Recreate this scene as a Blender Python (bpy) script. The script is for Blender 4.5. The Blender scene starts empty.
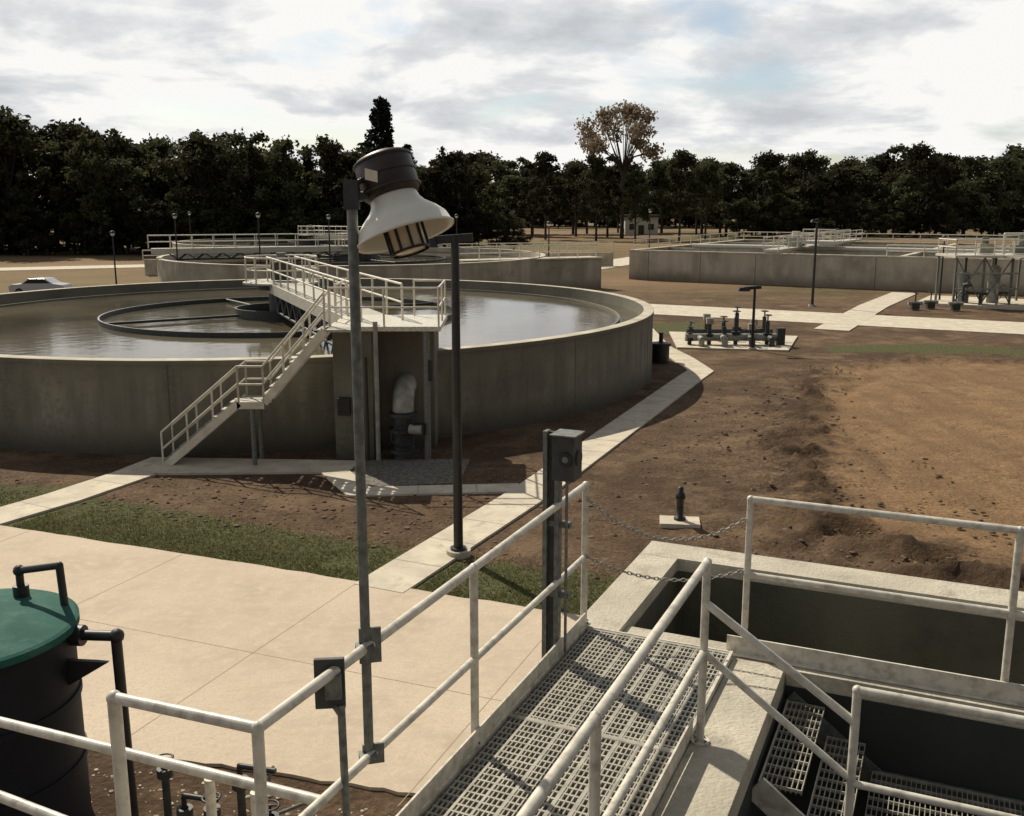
import bpy, math, random
import numpy as np
from mathutils import Vector, Matrix, noise
random.seed(7); rng=np.random.default_rng(7)
scene=bpy.context.scene
V=Vector
# ------------------------------------------------------------------ materials
def newmat(name):
    m=bpy.data.materials.new(name); m.use_nodes=True
    nt=m.node_tree; b=nt.nodes['Principled BSDF']
    return m,nt,b
def N(nt,t,**kw):
    n=nt.nodes.new(t)
    for k,v in kw.items(): setattr(n,k,v)
    return n
def ramp(nt,stops):
    r=N(nt,'ShaderNodeValToRGB'); e=r.color_ramp.elements
    while len(e)<len(stops): e.new(.5)
    for i,(p,c) in enumerate(stops):
        e[i].position=p; e[i].color=(*c,1) if len(c)==3 else c
    return r
def mat(name,c1,c2=None,rough=.6,scale=4,metal=0,bump=0,bscale=None,stretch=None,spec=.5,detail=6,dirt=None,speck=None,speck2=None,base_stain=None,top_stain=None):
    m,nt,b=newmat(name); L=nt.links
    tc=N(nt,'ShaderNodeTexCoord'); mp=N(nt,'ShaderNodeMapping')
    L.new(tc.outputs['Object'],mp.inputs['Vector'])
    if stretch: mp.inputs['Scale'].default_value=stretch
    no=N(nt,'ShaderNodeTexNoise'); no.inputs['Scale'].default_value=scale; no.inputs['Detail'].default_value=detail
    L.new(mp.outputs[0],no.inputs['Vector'])
    if c2 is None: c2=tuple(x*.75 for x in c1)
    r=ramp(nt,[(.32,c2),(.68,c1)])
    L.new(no.outputs['Fac'],r.inputs['Fac'])
    out=r.outputs['Color']
    for dd in [q for q in (dirt,speck,speck2) if q]:
        n3=N(nt,'ShaderNodeTexNoise'); n3.inputs['Scale'].default_value=dd[0]; n3.inputs['Detail'].default_value=8; n3.inputs['Roughness'].default_value=.62
        L.new(tc.outputs['Object'],n3.inputs['Vector'])
        r3=ramp(nt,[(.47,(0,0,0)),(.68,(1,1,1))]); L.new(n3.outputs['Fac'],r3.inputs['Fac'])
        mx=N(nt,'ShaderNodeMixRGB'); mx.inputs['Color2'].default_value=(*dd[1],1)
        L.new(r3.outputs['Color'],mx.inputs['Fac']); L.new(out,mx.inputs['Color1']); out=mx.outputs['Color']
    for st in [q for q in (base_stain,top_stain) if q]:   # damp staining following real wall height
        sp=N(nt,'ShaderNodeSeparateXYZ'); L.new(tc.outputs['Object'],sp.inputs[0])
        ad=N(nt,'ShaderNodeMath',operation='MULTIPLY_ADD'); L.new(no.outputs['Fac'],ad.inputs[0]); ad.inputs[1].default_value=-1.1 if st is base_stain else 2.6; L.new(sp.outputs['Z'],ad.inputs[2])
        mr=N(nt,'ShaderNodeMapRange'); 
        a,b_,c_,d_=(-.5,.35,.8,0) if st is base_stain else (3.4,4.2,0,.6)
        mr.inputs['From Min'].default_value=a; mr.inputs['From Max'].default_value=b_; mr.inputs['To Min'].default_value=c_; mr.inputs['To Max'].default_value=d_
        L.new(ad.outputs[0],mr.inputs['Value'])
        mx=N(nt,'ShaderNodeMixRGB'); mx.inputs['Color2'].default_value=(*st,1); L.new(mr.outputs[0],mx.inputs['Fac']); L.new(out,mx.inputs['Color1']); out=mx.outputs['Color']
    L.new(out,b.inputs['Base Color'])
    b.inputs['Roughness'].default_value=rough; b.inputs['Metallic'].default_value=metal
    b.inputs['Specular IOR Level'].default_value=spec
    if bump:
        n2=N(nt,'ShaderNodeTexNoise'); n2.inputs['Scale'].default_value=bscale or scale*6; n2.inputs['Detail'].default_value=8
        L.new(tc.outputs['Object'],n2.inputs['Vector'])
        bp=N(nt,'ShaderNodeBump'); bp.inputs['Strength'].default_value=bump; bp.inputs['Distance'].default_value=.03
        L.new(n2.outputs['Fac'],bp.inputs['Height']); L.new(bp.outputs[0],b.inputs['Normal'])
    return m
M_rail=mat('painted_aluminium_rail',(.72,.68,.58),(.56,.52,.44),rough=.4,scale=9,metal=.05,dirt=(14,(.40,.36,.29)))
M_railfar=mat('rail_far',(.74,.69,.57),(.56,.51,.42),rough=.5,scale=3)
M_galv=mat('galvanised_steel',(.21,.22,.20),(.10,.11,.10),rough=.5,scale=25,metal=.3)
M_conc=mat('basin_concrete',(.62,.56,.45),(.42,.38,.30),rough=.9,scale=2.5,bump=.4,bscale=40,dirt=(5,(.33,.295,.235)),speck=(35,(.42,.38,.30)))
M_concin=mat('basin_concrete_shade',(.10,.10,.07),(.05,.052,.038),rough=.75,scale=1.6,bump=.3,bscale=30,stretch=(1,1,.3),dirt=(1.1,(.035,.038,.028)))  # shade of the inner wall faces put into the concrete colour
M_pit=mat('pit_shade',(.03,.036,.03),(.014,.018,.015),rough=.7,scale=1.6,stretch=(1,1,.3))  # near-black colour stands in for the shade down in the pits
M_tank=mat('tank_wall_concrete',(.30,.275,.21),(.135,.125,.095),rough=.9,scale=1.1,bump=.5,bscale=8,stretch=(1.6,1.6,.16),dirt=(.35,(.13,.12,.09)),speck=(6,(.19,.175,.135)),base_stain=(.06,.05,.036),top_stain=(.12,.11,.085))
M_tank2=mat('basin_wall_light',(.50,.455,.36),(.33,.30,.235),rough=.9,scale=.7,stretch=(1.6,1.6,.2),dirt=(.4,(.27,.245,.19)),base_stain=(.2,.15,.10))
M_rim=mat('tank_rim_concrete',(.60,.54,.42),(.40,.36,.28),rough=.9,scale=1.5,dirt=(.7,(.36,.32,.25)))
M_joint=mat('joint',(.10,.09,.075),rough=.9)
M_pj=mat('path_joint',(.34,.3,.24),rough=.9)
M_rj=mat('pavement_joint',(.43,.35,.26),rough=.9)
M_road=mat('concrete_pavement',(.62,.51,.385),(.47,.38,.285),rough=.92,scale=.28,bump=.3,bscale=9,detail=12,dirt=(.75,(.44,.355,.265)),speck=(4.5,(.56,.46,.35)),speck2=(28,(.45,.37,.285)))
M_path=mat('concrete_path',(.68,.61,.48),(.50,.44,.35),rough=.92,scale=1.5,bump=.2,bscale=20,dirt=(3,(.43,.37,.29)))
M_black=mat('black_steel',(.020,.020,.021),(.011,.011,.012),rough=.5,scale=8)
M_brown=mat('bronze_housing',(.04,.024,.018),(.018,.012,.01),rough=.45,scale=20)
M_white=mat('white_enamel',(.82,.79,.69),(.72,.69,.59),rough=.35,scale=6)
M_pipe=mat('light_grey_pipe',(.36,.35,.30),(.2,.195,.165),rough=.5,scale=4)
M_cream=mat('lens_glass',(.75,.66,.5),(.6,.52,.38),rough=.2,scale=10)
M_darkgrey=mat('dark_metal',(.055,.06,.055),(.028,.03,.028),rough=.55,scale=10,metal=.1)
M_grate=mat('grating_steel',(.46,.43,.36),(.27,.25,.21),rough=.5,scale=12,metal=.15)
M_teal=mat('teal_cover',(.016,.105,.082),(.010,.065,.052),rough=.8,scale=1.6,bump=.2,bscale=6,spec=.2,dirt=(3,(.05,.14,.11)),speck=(25,(.02,.085,.07)))
M_navy=mat('tank_shell_navy',(.010,.012,.019),(.006,.007,.011),rough=.65,scale=2,spec=.25)
M_trunk=mat('bark',(.07,.055,.04),(.035,.028,.022),rough=.95,scale=3)
M_glass=mat('car_glass',(.02,.025,.03),rough=.1)
M_carp=mat('car_paint',(.5,.52,.54),(.45,.47,.5),rough=.25)
M_rubber=mat('rubber',(.02,.02,.02),rough=.8)
def leafmat(name,a,b,trans=.3):
    m,nt,bs=newmat(name); L=nt.links
    tc=N(nt,'ShaderNodeTexCoord'); no=N(nt,'ShaderNodeTexNoise'); no.inputs['Scale'].default_value=.55; no.inputs['Detail'].default_value=4
    oi=N(nt,'ShaderNodeObjectInfo')
    L.new(tc.outputs['Object'],no.inputs['Vector'])
    r=ramp(nt,[(.35,b),(.65,a)]); L.new(no.outputs['Fac'],r.inputs['Fac'])
    hs=N(nt,'ShaderNodeHueSaturation'); L.new(r.outputs['Color'],hs.inputs['Color'])
    mr=N(nt,'ShaderNodeMapRange'); mr.inputs['To Min'].default_value=.44; mr.inputs['To Max'].default_value=.51
    L.new(oi.outputs['Random'],mr.inputs['Value']); L.new(mr.outputs[0],hs.inputs['Hue'])
    mr2=N(nt,'ShaderNodeMapRange'); mr2.inputs['To Min'].default_value=.45; mr2.inputs['To Max'].default_value=1.7
    L.new(oi.outputs['Random'],mr2.inputs['Value']); L.new(mr2.outputs[0],hs.inputs['Value'])
    L.new(hs.outputs['Color'],bs.inputs['Base Color']); bs.inputs['Roughness'].default_value=.8
    bs.inputs['Specular IOR Level'].default_value=.15
    if trans:
        t=N(nt,'ShaderNodeBsdfTranslucent'); L.new(hs.outputs['Color'],t.inputs['Color'])
        mx=N(nt,'ShaderNodeMixShader'); mx.inputs[0].default_value=trans
        L.new(bs.outputs[0],mx.inputs[1]); L.new(t.outputs[0],mx.inputs[2]); L.new(mx.outputs[0],nt.nodes['Material Output'].inputs['Surface'])
    return m
M_leaf=leafmat('foliage_dark',(.07,.073,.033),(.024,.029,.016),.35)
M_pine=leafmat('foliage_pine',(.02,.03,.018),(.01,.016,.01),0)
M_autumn=leafmat('foliage_autumn',(.25,.21,.14),(.15,.115,.075),.35)
M_blade=leafmat('grass_blades',(.14,.14,.06),(.08,.088,.036),.3)
def watermat(name,col,bump,sc):
    m,nt,b=newmat(name); L=nt.links
    b.inputs['Roughness'].default_value=.08; b.inputs['IOR'].default_value=1.33
    tc=N(nt,'ShaderNodeTexCoord'); n=N(nt,'ShaderNodeTexNoise'); n.inputs['Scale'].default_value=sc; n.inputs['Detail'].default_value=3
    L.new(tc.outputs['Object'],n.inputs['Vector'])
    n2=N(nt,'ShaderNodeTexNoise'); n2.inputs['Scale'].default_value=.18; n2.inputs['Detail'].default_value=6; L.new(tc.outputs['Object'],n2.inputs['Vector'])
    r=ramp(nt,[(.4,col),(.62,tuple(x*1.9 for x in col))]); L.new(n2.outputs['Fac'],r.inputs['Fac']); L.new(r.outputs['Color'],b.inputs['Base Color'])
    bp=N(nt,'ShaderNodeBump'); bp.inputs['Strength'].default_value=bump; bp.inputs['Distance'].default_value=.03
    L.new(n.outputs['Fac'],bp.inputs['Height']); L.new(bp.outputs[0],b.inputs['Normal'])
    return m
M_water=watermat('clarifier_water',(.075,.064,.044),.17,2.0)
# ------------------------------------------------------------------ builder
class B:
    def __init__(s,name): s.name=name; s.v=[]; s.f=[]; s.mi=[]; s.sm=[]; s.mats=[]
    def m(s,m):
        if m not in s.mats: s.mats.append(m)
        return s.mats.index(m)
    def add(s,v,f,m,smooth=False):
        o=len(s.v); s.v+= [tuple(x) for x in v]; k=s.m(m)
        for x in f: s.f.append(tuple(i+o for i in x)); s.mi.append(k); s.sm.append(smooth)
    def hexa(s,c8,m):
        s.add(c8,[(0,3,2,1),(4,5,6,7),(0,1,5,4),(1,2,6,5),(2,3,7,6),(3,0,4,7)],m)
    def box(s,c,sz,m,ex=(1,0,0),ey=(0,1,0),ez=(0,0,1)):
        c=V(c);ex=V(ex).normalized()*sz[0]/2;ey=V(ey).normalized()*sz[1]/2;ez=V(ez).normalized()*sz[2]/2
        s.hexa([c-ex-ey-ez,c+ex-ey-ez,c+ex+ey-ez,c-ex+ey-ez,c-ex-ey+ez,c+ex-ey+ez,c+ex+ey+ez,c-ex+ey+ez],m)
    def bx(s,x0,x1,y0,y1,z0,z1,m): s.box(((x0+x1)/2,(y0+y1)/2,(z0+z1)/2),(x1-x0,y1-y0,z1-z0),m)
    def beam(s,p,q,w,h,m):
        p=V(p);q=V(q);d=(q-p); e=d.normalized(); up=V((0,0,1))
        if abs(e.z)>.98: up=V((0,1,0))
        side=e.cross(up).normalized(); up2=side.cross(e)
        s.box((p+q)/2,(d.length,w,h),m,e,side,up2)
    def tube(s,p,q,r,m,n=10,r2=None,caps=True):
        p=V(p);q=V(q);r2=r if r2 is None else r2
        e=(q-p).normalized(); a=e.cross(V((0,0,1)))
        if a.length<.01: a=e.cross(V((0,1,0)))
        a.normalize(); b=e.cross(a)
        ca=[(math.cos(2*math.pi*i/n),math.sin(2*math.pi*i/n)) for i in range(n)]
        v=[p+(a*c+b*d)*r for c,d in ca]+[q+(a*c+b*d)*r2 for c,d in ca]
        s.add(v,[(i,(i+1)%n,n+(i+1)%n,n+i) for i in range(n)],m,True)
        if caps: s.add(v,[tuple(range(n))[::-1],tuple(range(n,2*n))],m)
    def ball(s,c,r,m,n=8):
        c=V(c);v=[];f=[]
        k=n//2+1
        for j in range(k+1):
            t=math.pi*j/k
            for i in range(n):
                p=2*math.pi*i/n; v.append(c+V((math.sin(t)*math.cos(p),math.sin(t)*math.sin(p),math.cos(t)))*r)
        for j in range(k):
            for i in range(n): f.append((j*n+i,(j+1)*n+i,(j+1)*n+(i+1)%n,j*n+(i+1)%n))
        s.add(v,f,m,True)
    def path(s,pts,r,m,n=10,balls=True):
        for a,b in zip(pts[:-1],pts[1:]): s.tube(a,b,r,m,n)
        if balls:
            for p in pts[1:-1]: s.ball(p,r*1.02,m,n)
    def lathe(s,c,prof,m,n=32,axis=(0,0,1),smooth=True,sharp=False):
        c=V(c);e=V(axis).normalized();a=e.cross(V((0,1,0)))
        if a.length<.05:a=e.cross(V((1,0,0)))
        a.normalize();b=e.cross(a)
        def ring(r,z): return [c+e*z+(a*math.cos(2*math.pi*i/n)+b*math.sin(2*math.pi*i/n))*r for i in range(n)]
        if sharp:
            for (r0,z0),(r1,z1) in zip(prof[:-1],prof[1:]):
                s.add(ring(r0,z0)+ring(r1,z1),[(i,(i+1)%n,n+(i+1)%n,n+i) for i in range(n)],m,smooth)
        else:
            v=[];f=[]
            for r,z in prof: v+=ring(r,z)
            for j in range(len(prof)-1):
                for i in range(n): f.append((j*n+i,j*n+(i+1)%n,(j+1)*n+(i+1)%n,(j+1)*n+i))
            s.add(v,f,m,smooth)
    def slab(s,poly,z0,z1,m):
        n=len(poly); v=[(x,y,z0) for x,y in poly]+[(x,y,z1) for x,y in poly]
        A=sum(poly[i][0]*poly[(i+1)%n][1]-poly[(i+1)%n][0]*poly[i][1] for i in range(n))
        top=tuple(range(n,2*n)); 
        if A<0: top=top[::-1]
        s.add(v,[top]+[(i,(i+1)%n,n+(i+1)%n,n+i) if A>0 else ((i+1)%n,i,n+i,n+(i+1)%n) for i in range(n)],m)
    def ribbon(s,pts,w,z0,z1,m,joints=None,jm=None):
        pts=[V((p[0],p[1],0)) for p in pts]; Lp=[];Rp=[]
        for i,p in enumerate(pts):
            d0=(p-pts[i-1]).normalized() if i>0 else (pts[1]-p).normalized()
            d1=(pts[i+1]-p).normalized() if i<len(pts)-1 else d0
            t=(d0+d1).normalized(); nn=V((-t.y,t.x,0)); k=1/max(.4,nn.dot(V((-d0.y,d0.x,0))))
            Lp.append(p+nn*w/2*k);Rp.append(p-nn*w/2*k)
        s.slab([(p.x,p.y) for p in Rp]+[(p.x,p.y) for p in Lp[::-1]],z0,z1,m)
        if joints:
            for a,b in zip(pts[:-1],pts[1:]):
                L=(b-a).length;d=(b-a)/L;nn=V((-d.y,d.x,0))
                k=int(L/joints)
                for i in range(1,k+1):
                    c=a+d*joints*i
                    s.box((c.x,c.y,z1+.001),(.02,w*.99,.004),jm,d,nn)
    def railing(s,pts,m,h=1.07,sp=1.6,r=.022,mid=True,toe=0,pr=None):
        P=[V(p) for p in pts]
        for i,(a,b) in enumerate(zip(P[:-1],P[1:])):
            L=(b-a).length;k=max(1,round(L/sp))
            for j in range(k+(1 if i==len(P)-2 else 0)):
                c=a.lerp(b,j/k); s.tube(c,c+V((0,0,h)),pr or r,m,8)
            u=V((0,0,h)); s.tube(a+u,b+u,r,m,8); s.ball(a+u,r*1.05,m); s.ball(b+u,r*1.05,m)
            if mid: u=V((0,0,h*.5)); s.tube(a+u,b+u,r*.9,m,8)
    def done(s,bevel=0):
        me=bpy.data.meshes.new(s.name); me.from_pydata(s.v,[],s.f)
        for m in s.mats: me.materials.append(m)
        me.polygons.foreach_set('material_index',s.mi); me.polygons.foreach_set('use_smooth',s.sm); me.update()
        o=bpy.data.objects.new(s.name,me); scene.collection.objects.link(o)
        if bevel:
            md=o.modifiers.new('b','BEVEL'); md.width=bevel; md.segments=2; md.limit_method='ANGLE'
        return o
# ------------------------------------------------------------------ plan frame of the near structure
Rx,Ry=.914,-.405; Fx,Fy=.405,.914
def W(a,b,z=0): return V((.55+a*Rx+b*Fx, 6.85+a*Ry+b*Fy, z))
RV=V((Rx,Ry,0)); FV=V((Fx,Fy,0))
def wbox(o,a0,a1,b0,b1,z0,z1,m):
    o.box(W((a0+a1)/2,(b0+b1)/2,(z0+z1)/2),(a1-a0,b1-b0,z1-z0),m,RV,FV)
DZ=4.17
# ---- concrete basin
o=B('concrete_basin')
wbox(o,-.12,.22,.02,1.74,0,DZ-.02,M_conc)
wbox(o,-.12,9,1.745,2.12,0,DZ-.021,M_conc)
wbox(o,1.43,9,.0,.30,0,DZ-.05,M_conc)
wbox(o,.225,1.43,.02,.28,0,DZ-.06,M_conc)
wbox(o,-.12,.0,-5.5,.015,0,DZ-.15,M_conc)
wbox(o,1.07,1.42,-5.5,-.005,0,DZ-.03,M_conc)
wbox(o,.005,1.065,-5.5,.015,0,3.2,M_pit)  # fill under the grating, shade painted in by its near-black colour
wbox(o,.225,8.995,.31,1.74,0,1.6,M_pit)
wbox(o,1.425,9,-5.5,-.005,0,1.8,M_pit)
wbox(o,9.005,9.35,-5.5,2.12,0,DZ-.03,M_conc)
wbox(o,.23,8.99,1.735,1.742,1.6,DZ-.13,M_concin)  # thin dark sheet painting shade onto the inner wall face
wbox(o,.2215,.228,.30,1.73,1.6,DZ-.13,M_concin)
wbox(o,1.43,8.99,-.012,-.003,1.8,DZ-.16,M_pit)  # thin near-black sheet painting shade onto the divider's near face
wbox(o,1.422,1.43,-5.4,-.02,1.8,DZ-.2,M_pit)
o.done(.012)
# ---- grating walkway
o=B('grating_walkway')
L0=-5.2
n=36
for i in range(n):
    a=.03+i*(1.0/(n-1)); wbox(o,a-.004,a+.004,L0,-.0,DZ-.034,DZ-.002,M_grate)
b=L0
while b<0:
    wbox(o,.02,1.04,b-.007,b+.007,DZ-.02,DZ-.001,M_grate); b+=.062
for b in (-4.2,-2.8,-1.4,-.01): wbox(o,.0,1.06,b-.02,b+.02,DZ-.12,DZ+.001,M_grate)
for a in (.12,.235,.355,.47,.585,.7,.82,.935): wbox(o,a-.008,a+.008,L0,0,DZ-.034,DZ,M_grate)
wbox(o,-.06,-.0,L0,.0,DZ-.14,DZ+.015,M_rail)
wbox(o,-.015,-.003,L0,.0,DZ+.02,DZ+.12,M_rail)
wbox(o,1.045,1.066,L0,.0,DZ-.1,DZ+.015,M_rail)
wbox(o,1.067,1.079,L0,-1.2,DZ+.02,DZ+.12,M_rail)
wbox(o,.0,1.06,.0,.015,DZ-.1,DZ+.005,M_rail)
o.done()
tr=.024
H=1.07
def flange(o,p):
    o.tube(p,p+V((0,0,.012)),.055,M_rail,14)
    for t in range(4):
        q=p+V((.038*math.cos(t*1.57+.7),.038*math.sin(t*1.57+.7),.012)); o.tube(q,q+V((0,0,.01)),.007,M_galv,6)
o=B('guard_railing')
o.tube(W(-.035,-3.68,DZ+H),W(-.035,0,DZ+H),tr,M_rail,14)
o.tube(W(-.035,-3.68,DZ+.53),W(-.035,0,DZ+.53),tr*.9,M_rail,14)
o.tube(W(-.035,-3.68,DZ+H),W(-.72,-3.72,DZ+H),tr,M_rail,14)
for b in (-3.68,-1.80,0.02): o.tube(W(-.035,b,DZ-.1),W(-.035,b,DZ+H),tr,M_rail,14); o.ball(W(-.035,b,DZ+H),tr*1.15,M_rail,12); o.ball(W(-.035,b,DZ+.53),tr*1.15,M_rail,12); flange(o,W(-.035,b,DZ+.016))
o.tube(W(-.72,-3.72,2.6),W(-.72,-3.72,DZ+H),tr*1.15,M_rail,14); o.ball(W(-.72,-3.72,DZ+H),tr*1.3,M_rail,12)
o.tube(W(-3.4,-3.62,DZ+.42),W(-.72,-3.72,DZ+.40),tr,M_rail,14)
o.tube(W(-.035,-3.28,DZ+.52),W(-3.4,-3.36,DZ+.47),tr*1.05,M_rail,14)
for a in (-.42,-.68): o.tube(W(a,-3.25,2.6),W(a,-3.25,DZ+.45),tr,M_rail,12)
o.done()
o=B('guard_railing')
EB=-1.19
o.tube(W(1.12,EB,DZ+H),W(1.12,-4.9,DZ+H),tr,M_rail,14); o.tube(W(1.12,EB,DZ+.53),W(1.12,-4.9,DZ+.53),tr*.9,M_rail,14)
for b in (EB,-3.08,-4.9): o.tube(W(1.12,b,DZ-.02),W(1.12,b,DZ+H),tr,M_rail,14); o.ball(W(1.12,b,DZ+H),tr*1.15,M_rail,12); flange(o,W(1.12,b,DZ-.028))
o.done()
o=B('grating_stair')
for k,(a,z) in enumerate([(1.46,3.93),(1.73,3.73)]):
    for i in range(9): wbox(o,a+i*.029,a+i*.029+.005,-1.12,-.06,z-.03,z,M_grate)
    for j in range(11): wbox(o,a,a+.235,-1.12+j*.105,-1.112+j*.105,z-.018,z+.001,M_grate)
    wbox(o,a-.006,a-.001,-1.12,-.06,z-.05,z+.003,M_rail)
for i in range(110): wbox(o,2.02+i*.03,2.025+i*.03,-1.12,-.06,3.52,3.55,M_grate)
for j in range(11): wbox(o,2.02,5.3,-1.12+j*.105,-1.112+j*.105,3.53,3.551,M_grate)
for b in (-1.16,-.03):
    o.beam(W(1.44,b,3.92),W(2.05,b,3.46),.02,.16,M_rail if b<-1 else M_galv); o.beam(W(2.05,b,3.46),W(5.3,b,3.46),.02,.16,M_galv)
o.tube(W(1.12,-1.19,5.0),W(1.96,-1.21,4.46),tr,M_rail,14)
o.tube(W(1.12,-1.19,4.70),W(1.96,-1.21,4.12),tr*.9,M_rail,14)
o.tube(W(1.96,-1.21,3.4),W(1.96,-1.21,4.65),tr,M_rail,14); o.ball(W(1.96,-1.21,4.65),tr*1.15,M_rail,12)
o.tube(W(1.96,-1.21,4.65),W(5.3,-1.21,4.65),tr,M_rail,14)
o.tube(W(1.96,-1.21,4.1),W(5.3,-1.21,4.1),tr*.9,M_rail,14)
for a in (3.5,5.3): o.tube(W(a,-1.21,3.4),W(a,-1.21,4.65),tr,M_rail,12)
o.done()
o=B('guard_railing')
G0=1.11
o.tube(W(G0,.14,DZ+H),W(8.8,.14,DZ+H),tr,M_rail,14); o.tube(W(G0,.14,DZ+.53),W(8.8,.14,DZ+.53),tr*.9,M_rail,14)
a=G0
while a<8.9:
    o.tube(W(a,.14,DZ-.06),W(a,.14,DZ+H),tr,M_rail,14); o.ball(W(a,.14,DZ+H),tr*1.15,M_rail,12); a+=1.64
wbox(o,1.0,8.8,.10,.115,DZ-.04,DZ+.08,M_rail); wbox(o,1.0,8.8,.06,.10,DZ-.045,DZ-.03,M_rail)
o.done()
def chain(name,p,q,sag):
    o=B(name); p=V(p);q=V(q); n=int((q-p).length/.032)
    def C(t): c=p.lerp(q,t); c.z-=sag*4*t*(1-t); return c
    for i in range(n):
        a=C(i/n);b=C((i+1)/n); d=(b-a).normalized(); c=(a+b)/2
        s1=d.cross(V((0,0,1))).normalized(); s2=s1.cross(d)
        s=s1 if i%2 else s2
        ring=[]
        for k in range(8):
            t=2*math.pi*k/8; ring.append(c+d*math.cos(t)*.022+s*math.sin(t)*.011)
        for k in range(8): o.tube(ring[k],ring[(k+1)%8],.004,M_pipe,5,caps=False)
    return o.done()
chain('safety_chain',W(-.035,0,5.16),W(G0,.14,5.12),.24)
chain('safety_chain',W(-.035,0,4.72),W(G0,.14,4.74),.13)
# ---- post with control box near the end of the walkway
o=B('control_box_post')
pc=W(-.085,-.5,0)
for da in (-.042,.042): o.box((pc.x+da*Rx,pc.y+da*Ry,(3.7+5.74)/2),(.032,.07,2.04),M_galv,RV,FV)
o.box((pc.x,pc.y+.01,(3.7+5.74)/2),(.06,.02,2.03),M_darkgrey,RV,FV)
bc=pc+RV*.11+FV*-.02; bc.z=5.58
o.box(bc,(.15,.16,.30),M_darkgrey,RV,FV); o.box(bc+V((0,0,.155)),(.18,.19,.012),M_galv,RV,FV)
o.lathe(bc+RV*.076,[(.0,.012),(.05,.012),(.055,0)],M_black,20,axis=RV,sharp=True)
o.lathe(bc-FV*.081+RV*.02,[(.0,.012),(.045,.012),(.05,0)],M_black,20,axis=-FV,sharp=True)
o.lathe(bc-FV*.094+RV*.02,[(.0,.002),(.02,.002),(.022,0)],M_galv,14,axis=-FV,sharp=True)
o.tube(bc+V((0,0,-.15)),(bc.x,bc.y,4.2),.011,M_galv,8)
for z in (4.6,5.1): o.box((pc.x+.05,pc.y,z),(.16,.05,.04),M_galv,RV,FV)
o.done(.004)
o=B('switch_box')
c=W(-.06,-3.16,5.18); fx=V((.97,.1,0)).normalized(); fy=V((-.1,.97,0))
o.box(c,(.13,.025,.23),M_darkgrey,fx,fy); o.box(c+V((.02,-.03,.0)),(.07,.04,.11),M_galv,fx,fy)
o.tube(c+V((.045,0,-.1)),c+V((.055,0,-1.1)),.018,M_galv,10)
o.tube(c+V((.02,-.02,-.10)),c+V((.045,0,-.16)),.012,M_galv,8)
o.done(.004)
# ---- flood lamp on pole clamped to rail
o=B('floodlight_on_pole')
pp=W(-.085,-2.93,0)+V((.05,.03,0))
o.tube((pp.x,pp.y,4.66),(pp.x,pp.y,7.29),.0225,M_galv,14)
for z,hh in ((DZ+H,.17),(DZ+.53,.1)):
    o.box((pp.x+.02,pp.y-.0,z),(.10,.012,hh),M_galv,(.95,.25,0),(-.25,.95,0))
    o.box((pp.x+.0,pp.y-.03,z),(.08,.07,.03),M_galv,(.95,.25,0),(-.25,.95,0))
rc=V((-.455,4.3,7.085)); ax=V((.30,-.20,-.93)).normalized()
top=rc-ax*.15
o.lathe(top,[(.10,-.01),(.108,.02),(.125,.045),(.165,.08),(.195,.115),(.208,.155),(.216,.16),(.214,.17),(.20,.162),(.188,.115),(.155,.08),(.08,.06)],M_white,48,axis=ax)
o.lathe(top,[(.0,-.20),(.07,-.197),(.112,-.182),(.124,-.165),(.124,-.03),(.11,-.01),(.07,.0)],M_brown,36,axis=ax)
for z in (-.165,-.10,-.035): o.lathe(top,[(.127,z-.006),(.131,z),(.127,z+.006)],M_brown,36,axis=ax)
o.lathe(top,[(.072,.05),(.078,.10),(.078,.22),(.06,.235),(0,.24)],M_cream,28,axis=ax)
a1=ax.cross(V((0,1,0))).normalized(); a2=ax.cross(a1)
for k in range(10):
    t=2*math.pi*k/10; d=a1*math.cos(t)+a2*math.sin(t)
    o.tube(top+d*.083+ax*.06,top+d*.083+ax*.235,.006,M_black,6)
for z in (.12,.235): o.lathe(top,[(.08,z-.005),(.087,z-.005),(.087,z+.005),(.08,z+.005)],M_black,24,axis=ax)
lc=top-ax*.10+V((-.05,-.118,0)); o.box(lc,(.06,.004,.045),M_cream,V((1,-.4,-.25)),V((.4,1,0)))
o.tube((pp.x,pp.y,7.22),top-ax*.05,.02,M_darkgrey,10); o.tube((pp.x,pp.y,7.27),top-ax*.15,.012,M_darkgrey,8)
o.box((pp.x,pp.y,7.24),(.06,.06,.12),M_darkgrey)
o.done()
# ---- street lamps
def street_lamp(x,y,h,r,arm=0.9,direction=-1,base=True):
    o=B('street_lamp')
    o.tube((x,y,0),(x,y,h),r,M_black,12,r2=r*.8)
    if base:
        o.tube((x,y,0.0),(x,y,.14),r*2.6,M_conc,16); o.tube((x,y,.14),(x,y,.19),r*1.7,M_black,12)
    o.beam((x-direction*.35*arm/.9,y,h-.03),(x+direction*.6*arm/.9,y,h-.1),.12,.16,M_black)
    c=V((x+direction*.62*arm/.9,y,h-.12))
    o.hexa([c+V(k) for k in ((-.3,-.2,-.1),(.3,-.2,-.1),(.3,.2,-.1),(-.3,.2,-.1),(-.22,-.15,.08),(.22,-.15,.08),(.22,.15,.08),(-.22,.15,.08))],M_black)
    o.box(c+V((0,0,-.108)),(.5,.32,.012),M_cream)
    o.done()
street_lamp(-1.12,19.9,6.6,.1)
street_lamp(12.1,50,3.2,.08,arm=.8)
street_lamp(21.6,72,6.2,.1,arm=.2)
def globe_lamp(x,y,h):
    o=B('lamp_post'); o.tube((x,y,0),(x,y,h-.2),.08,M_black,8,r2=.05)
    o.lathe((x,y,h),[(0,.2),(.18,.13),(.22,.0),(.14,-.04)],M_darkgrey,14); o.ball((x,y,h-.08),.16,M_white,10); o.done()
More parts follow.
